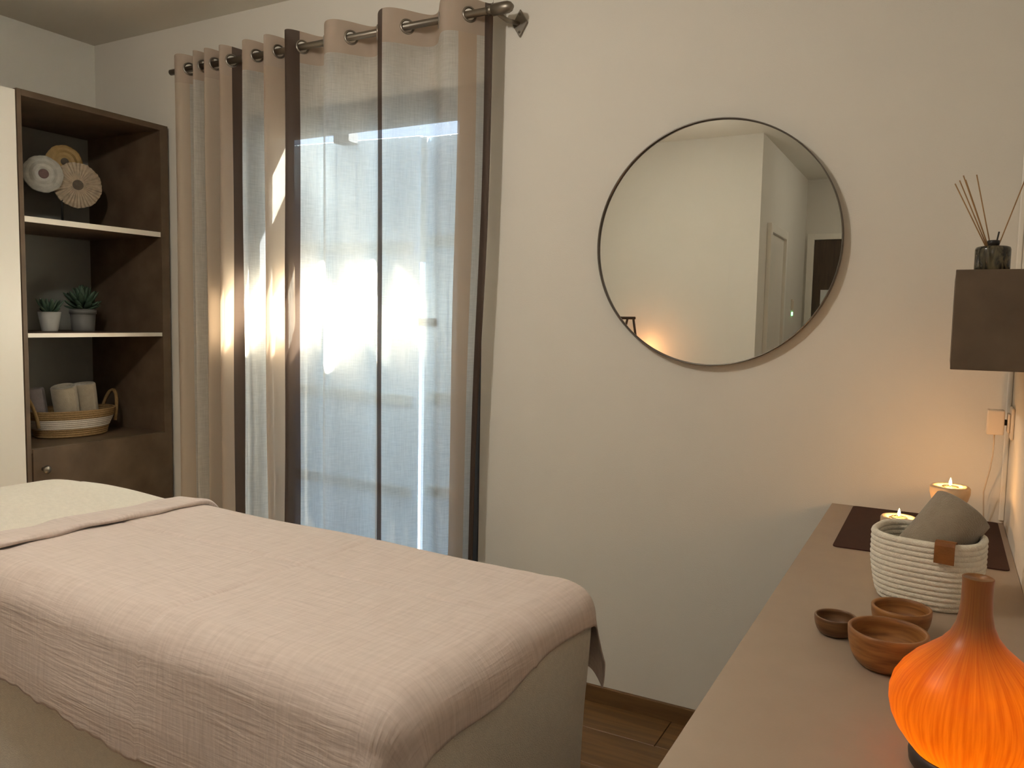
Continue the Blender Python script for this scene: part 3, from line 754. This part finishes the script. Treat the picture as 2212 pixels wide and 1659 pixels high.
# leather tab folded over the rim on the near side
tabc = Vector((.018, 1.712-.0975, 0)); tdir = Vector((math.cos(BA), math.sin(BA), 0)); tn = Vector((math.sin(BA), -math.cos(BA), 0))
zr_ = CZ+cr*2+(NC-1)*CH
pp = [(-.020, -.018), (-.0205, .000), (-.017, .0032), (-.008, .0042), (.0005, .0030), (.0020, -.002), (.0028, -.015), (.0030, -.034)]
vv, ff = [], []
for dn, dz in pp:
    for q in (-.0165, .0165): vv.append(tabc+tn*dn+tdir*q+Vector((0, 0, zr_+dz)))
for i in range(len(pp)-1): ff.append((2*i, 2*i+1, 2*i+3, 2*i+2))
tb = link('leather_tab', vv, ff, leather_m, rb, False); tb.modifiers.new('thick', 'SOLIDIFY').thickness = .0018
rolled_towel('taupe rolled towel standing in the cream rope basket', (-.040, 1.692, CZ+.052), (.080, .052, .118), .165, .052, towel_m, None, seed=6, flat=1.0)
# a small folded cloth beside it in the basket
ft = thing('folded_cloth', 'dark taupe folded cloth tucked in the right of the rope basket', 'towel', (.055, 1.715, CZ+.02))
for i in range(2):
    vv, ff = [], []
    for a in range(13):
        for b2 in range(9):
            u, v = a/12-.5, b2/8
            vv.append((.057+.009*i+.008*math.sin(v*2.2+i)-.004, 1.672+u*.05, CZ+.022+.006*i+v*.090+.004*math.cos(u*6)))
    for a in range(12):
        for b2 in range(8): q = a*9+b2; ff.append((q, q+9, q+10, q+1))
    f_ = link('layer', vv, ff, towel_m, ft, True); f_.modifiers.new('t', 'SOLIDIFY').thickness = .006

# wooden bowls
def bowl(label, c, r, hgt, mat, wall=.0055):
    o = []
    for k in range(13):
        a = PI/2*k/12; o.append((r*(.50+.50*math.sin(a)**.75), hgt*(1-math.cos(a))**.92))
    prof = [(0, 0)]+o+[(r-.0012, hgt+.0012), (r-wall+.001, hgt+.0010)]
    inn = [((r-wall)*max(0, math.cos(PI/2*k/12))**.55 if k < 12 else 0, hgt-(hgt-wall)*math.sin(PI/2*k/12)) for k in range(13)]
    t = thing('wooden_bowl', label, 'bowl', c, 'wooden bowls on the counter')
    lathe('shell', prof+inn, c, mat, t, 64)
    return t
bowl('smallest dark wooden bowl, leftmost of the three on the counter', (-.1395, 1.426, CZ+.0002), .0345, .031, bowld_m, .004)
bowl('medium wooden bowl between the rope basket and the largest bowl', (-.0425, 1.488, CZ+.0002), .0475, .046, bowl_m, .005)
bowl('largest round wooden bowl in front next to the glowing lamp', (-.0545, 1.328, CZ+.0002), .0575, .058, bowl_m, .0055)

# glowing bottle lamp
LX, LY = .0475, 1.055
dlamp = thing('aroma_lamp', 'glowing orange wood-grain bottle shaped aroma lamp at the counter front', 'lamp', (LX, LY, CZ))
lathe('base', [(0, 0), (.058, 0), (.061, .004), (.062, .014), (.060, .021), (.057, .022), (0, .022)], (LX, LY, CZ+.0003), black_m, dlamp, 64)
prof = [(.058, .0215), (.067, .032), (.077, .046), (.0835, .060), (.0865, .074), (.0865, .088), (.083, .102), (.075, .116), (.063, .130), (.049, .142), (.035, .154), (.0255, .166), (.020, .179), (.0172, .194), (.0162, .210), (.0162, .228), (.0168, .2345)]
lathe('body', [(r, z+.0003) for r, z in prof], (LX, LY, CZ), lampshell_m, dlamp, 72)
bd = [o for o in dlamp.children if o.name.startswith('body')][0]
bmx = bmesh.new(); bmx.from_mesh(bd.data)
bmesh.ops.delete(bmx, geom=[f for f in bmx.faces if len(f.verts) > 8], context='FACES'); bmx.to_mesh(bd.data); bmx.free()
lay = bd.data.uv_layers.new(name='UVMap')
for lp in bd.data.loops: lay.data[lp.index].uv = ((lp.vertex_index % 72)/72, lp.vertex_index//72/16)
lathe('mouth', [(.0168, .2345), (.0160, .2352), (.0140, .2335), (.0130, .225), (0, .222)], (LX, LY, CZ+.0003), bowl_m, dlamp, 40)
lamp('lamp_bulb', (LX, LY, CZ+.034), .52, (1.0, .58, .14), .02, dlamp)

# floating wall box with reed diffuser
wb = thing('wall_box', 'brown wall mounted box shelf on the right wall', 'shelf', (.085, 2.05, 1.232))
box('body', .0097, XR-.0005, 1.888, 2.32, 1.231, 1.434, cab_m, wb, .0012)
box('front_panel', .0092, XR-.0005, 1.872, 1.8875, 1.2305, 1.4345, cab_m, wb, .0012)
rd = thing('reed_diffuser', 'mottled dark glass reed diffuser on the wall box', 'diffuser', (.0735, 1.925, 1.4346))
RC = (.0735, 1.925, 1.4346)
lathe('bottle', [(0, 0), (.0315, 0), (.0325, .002), (.0325, .043), (.031, .0475), (.026, .0495), (.0105, .0505)], RC, bottle_m, rd, 48)
lathe('collar', [(.0095, .0505), (.0105, .0507), (.0105, .053), (.0112, .0535), (.0112, .0615), (.0095, .062), (.007, .062), (.007, .058), (0, .057)], RC, black_m, rd, 32)
for dx, dy, L in ((-.073, .012, .19), (-.064, .0, .19), (-.056, -.012, .195), (-.053, .015, .19), (-.0335, .02, .195), (.046, .03, .19)):
    b0 = Vector((RC[0]+(.0025 if dx < 0 else -.001)-dx*.03, RC[1], RC[2]+.012)); d_ = Vector((dx*1.0, dy, .155)).normalized()
    tube('reed', [b0, b0+d_*L], .0013, reed_m, rd, 6)
tube('reed', [(RC[0]+.001, RC[1]-.002, RC[2]+.03), (RC[0]+.0085, RC[1]-.004, RC[2]+.079)], .0018, black_m, rd, 6)

# socket, charger and cable
sk = thing('wall_socket', 'white wall socket plate on the right wall below the box', 'socket', (XR, 2.40, 1.07))
box('plate', XR-.008, XR-.0005, 2.36, 2.44, 1.035, 1.115, plastic_m, sk, .003)
box('insert', XR-.014, XR-.0085, 2.375, 2.425, 1.05, 1.10, plastic_m, sk, .003)
chg = thing('charger', 'white charger plugged into the socket, its cable hanging down', 'charger', (.125, 2.40, 1.07))
box('body', .103, XR-.0205, 2.385, 2.425, 1.043, 1.107, plastic_m, chg, .003)
tube('prongs', [(XR-.0205, 2.405, 1.075), (XR-.0145, 2.405, 1.075)], .008, black_m, chg, 10)
cp = [(.122, 2.405, 1.043), (.1225, 2.41, 1.02), (.1225, 2.42, .985), (.119, 2.435, .945), (.113, 2.45, .905), (.109, 2.46, .88), (.111, 2.47, .85), (.113, 2.478, .82), (.115, 2.485, .7965)]
tube('cable', cp, .0019, plastic_m, chg, 8)

# ------------------------------------------------------------------ behind the camera, seen in the mirror
d1 = thing('door_1', 'white door in the corridor seen in the mirror', 'door', (XC, -1.2, 0)); struct(d1)
box('frame_post', XC, XC+.03, -.93, -.87, 0, 2.03, white_m, d1, .002); box('frame_post', XC, XC+.03, -1.54, -1.48, 0, 2.03, white_m, d1, .002)
box('frame_head', XC, XC+.03, -1.48, -.93, 1.97, 2.03, white_m, d1, .002)
lf = box('leaf', XC, XC+.008, -1.478, -.932, .006, 1.968, white_m, d1, .001)
tube('handle', [(XC+.008, -1.42, 1.03), (XC+.05, -1.42, 1.03), (XC+.055, -1.40, 1.03), (XC+.055, -1.31, 1.03)], .008, metal_m, lf, 10)
d2 = thing('door_2', 'dark brown entrance door at the corridor end seen in the mirror', 'door', (-.62, YE, 0)); struct(d2)
box('frame_post', -1.128, -1.07, YE, YE+.025, 0, 2.12, white_m, d2, .002); box('frame_post', -.14, -.082, YE, YE+.025, 0, 2.12, white_m, d2, .002)
box('frame_head', -1.07, -.14, YE, YE+.025, 2.068, 2.12, white_m, d2, .002)
lf = box('leaf', -1.068, -.142, YE, YE+.012, .006, 2.066, brown_door_m, d2, .001)
tube('handle', [(-.22, YE+.012, 1.03), (-.22, YE+.06, 1.03), (-.235, YE+.065, 1.03), (-.33, YE+.065, 1.03)], .009, metal_m, lf, 10)
tag(box('notice_sheet', -1.00, -.79, YE+.0125, YE+.0135, 1.33, 1.63, paper_m), 'white sheet of paper fixed to the brown door', 'notice')
sw = thing('light_switch', 'small wall switch with a green light beside the white door', 'switch', (XC, -2.0, 1.40))
box('plate', XC+.0003, XC+.012, -2.05, -1.97, 1.44, 1.53, plastic_m, sw, .003)
box('rocker', XC+.0122, XC+.016, -2.035, -1.985, 1.455, 1.515, plastic_m, sw, .002)
box('indicator', XC+.0005, XC+.010, -2.025, -2.005, 1.395, 1.425, led_m, sw, .001)
# console with salt lamp and dark trestle, against the front wall
cs = thing('console_table', 'narrow dark console by the wall opposite the mirror', 'table', (-1.95, YF+.16, 0))
box('top', -2.35, -1.6, YF+.016, YF+.30, .93, .955, frame_m, cs, .003)
for x in (-2.32, -1.67):
    for y in (YF+.03, YF+.25): box('leg', x, x+.04, y, y+.04, 0, .93, frame_m, cs, .002)
slm = thing('salt_lamp', 'small glowing orange salt lamp on the console', 'lamp', (-1.90, YF+.12, .956))
lathe('base', [(0, 0), (.05, 0), (.052, .004), (.05, .018), (0, .02)], (-1.90, YF+.12, .956), frame_m, slm, 32)
lathe('crystal', [(.045, .0205), (.062, .04), (.058, .07), (.046, .10), (.028, .128), (.010, .142), (0, .145)], (-1.90, YF+.12, .956), salt_m, slm, 9, smooth=False)
lamp('salt_bulb', (-1.90, YF+.10, 1.135), 1.6, (1.0, .42, .14), .03, slm)
tr = thing('easel_stand', 'dark wooden trestle frame on the console by the wall', 'stand', (-2.09, YF+.1, .956))
def bar(name, a, b2, wdt, mat, parent): return tube(name, [a, b2], wdt, mat, parent, 4, smooth=False)
bar('top_rail', (-2.20, YF+.08, 1.345), (-1.985, YF+.08, 1.345), .010, frame_m, tr)
for x0, x1 in ((-2.18, -2.24), (-2.0, -1.935), (-2.045, -2.13)): bar('leg', (x0, YF+.08, 1.340), (x1, YF+.08, .9635), .009, frame_m, tr)
# ceiling lamps added as fill light, out of the frame: one above the massage table, one in the corridor
bulb_m = glass_m
def added_ceiling_lamp(label, x, y, energy, col):
    t = thing('added_ceiling_lamp', label, 'lamp', (x, y, H-.06))
    lathe('canopy', [(0, .034), (.05, .034), (.058, .038), (.06, .0595), (0, .0597)], (x, y, H-.06), white_m, t, 48)
    tube('socket', [(x, y, H-.026), (x, y, H-.062)], .020, white_m, t, 20)
    lathe('bulb', [(0, -.120), (.022, -.115), (.040, -.098), (.047, -.075), (.042, -.052), (.028, -.028), (.016, -.004)], (x, y, H-.06), bulb_m, t, 32)
    lamp('added_fill_light', (x, y, H-.135), energy, col, .05, t)
added_ceiling_lamp('added unseen fill lamp, a bare globe bulb on the ceiling above the massage table', -1.48, .62, 43, (1.0, .91, .80))
added_ceiling_lamp('added unseen fill lamp, a bare globe bulb on the corridor ceiling', -.30, -1.60, 4.5, (1.0, .91, .80))
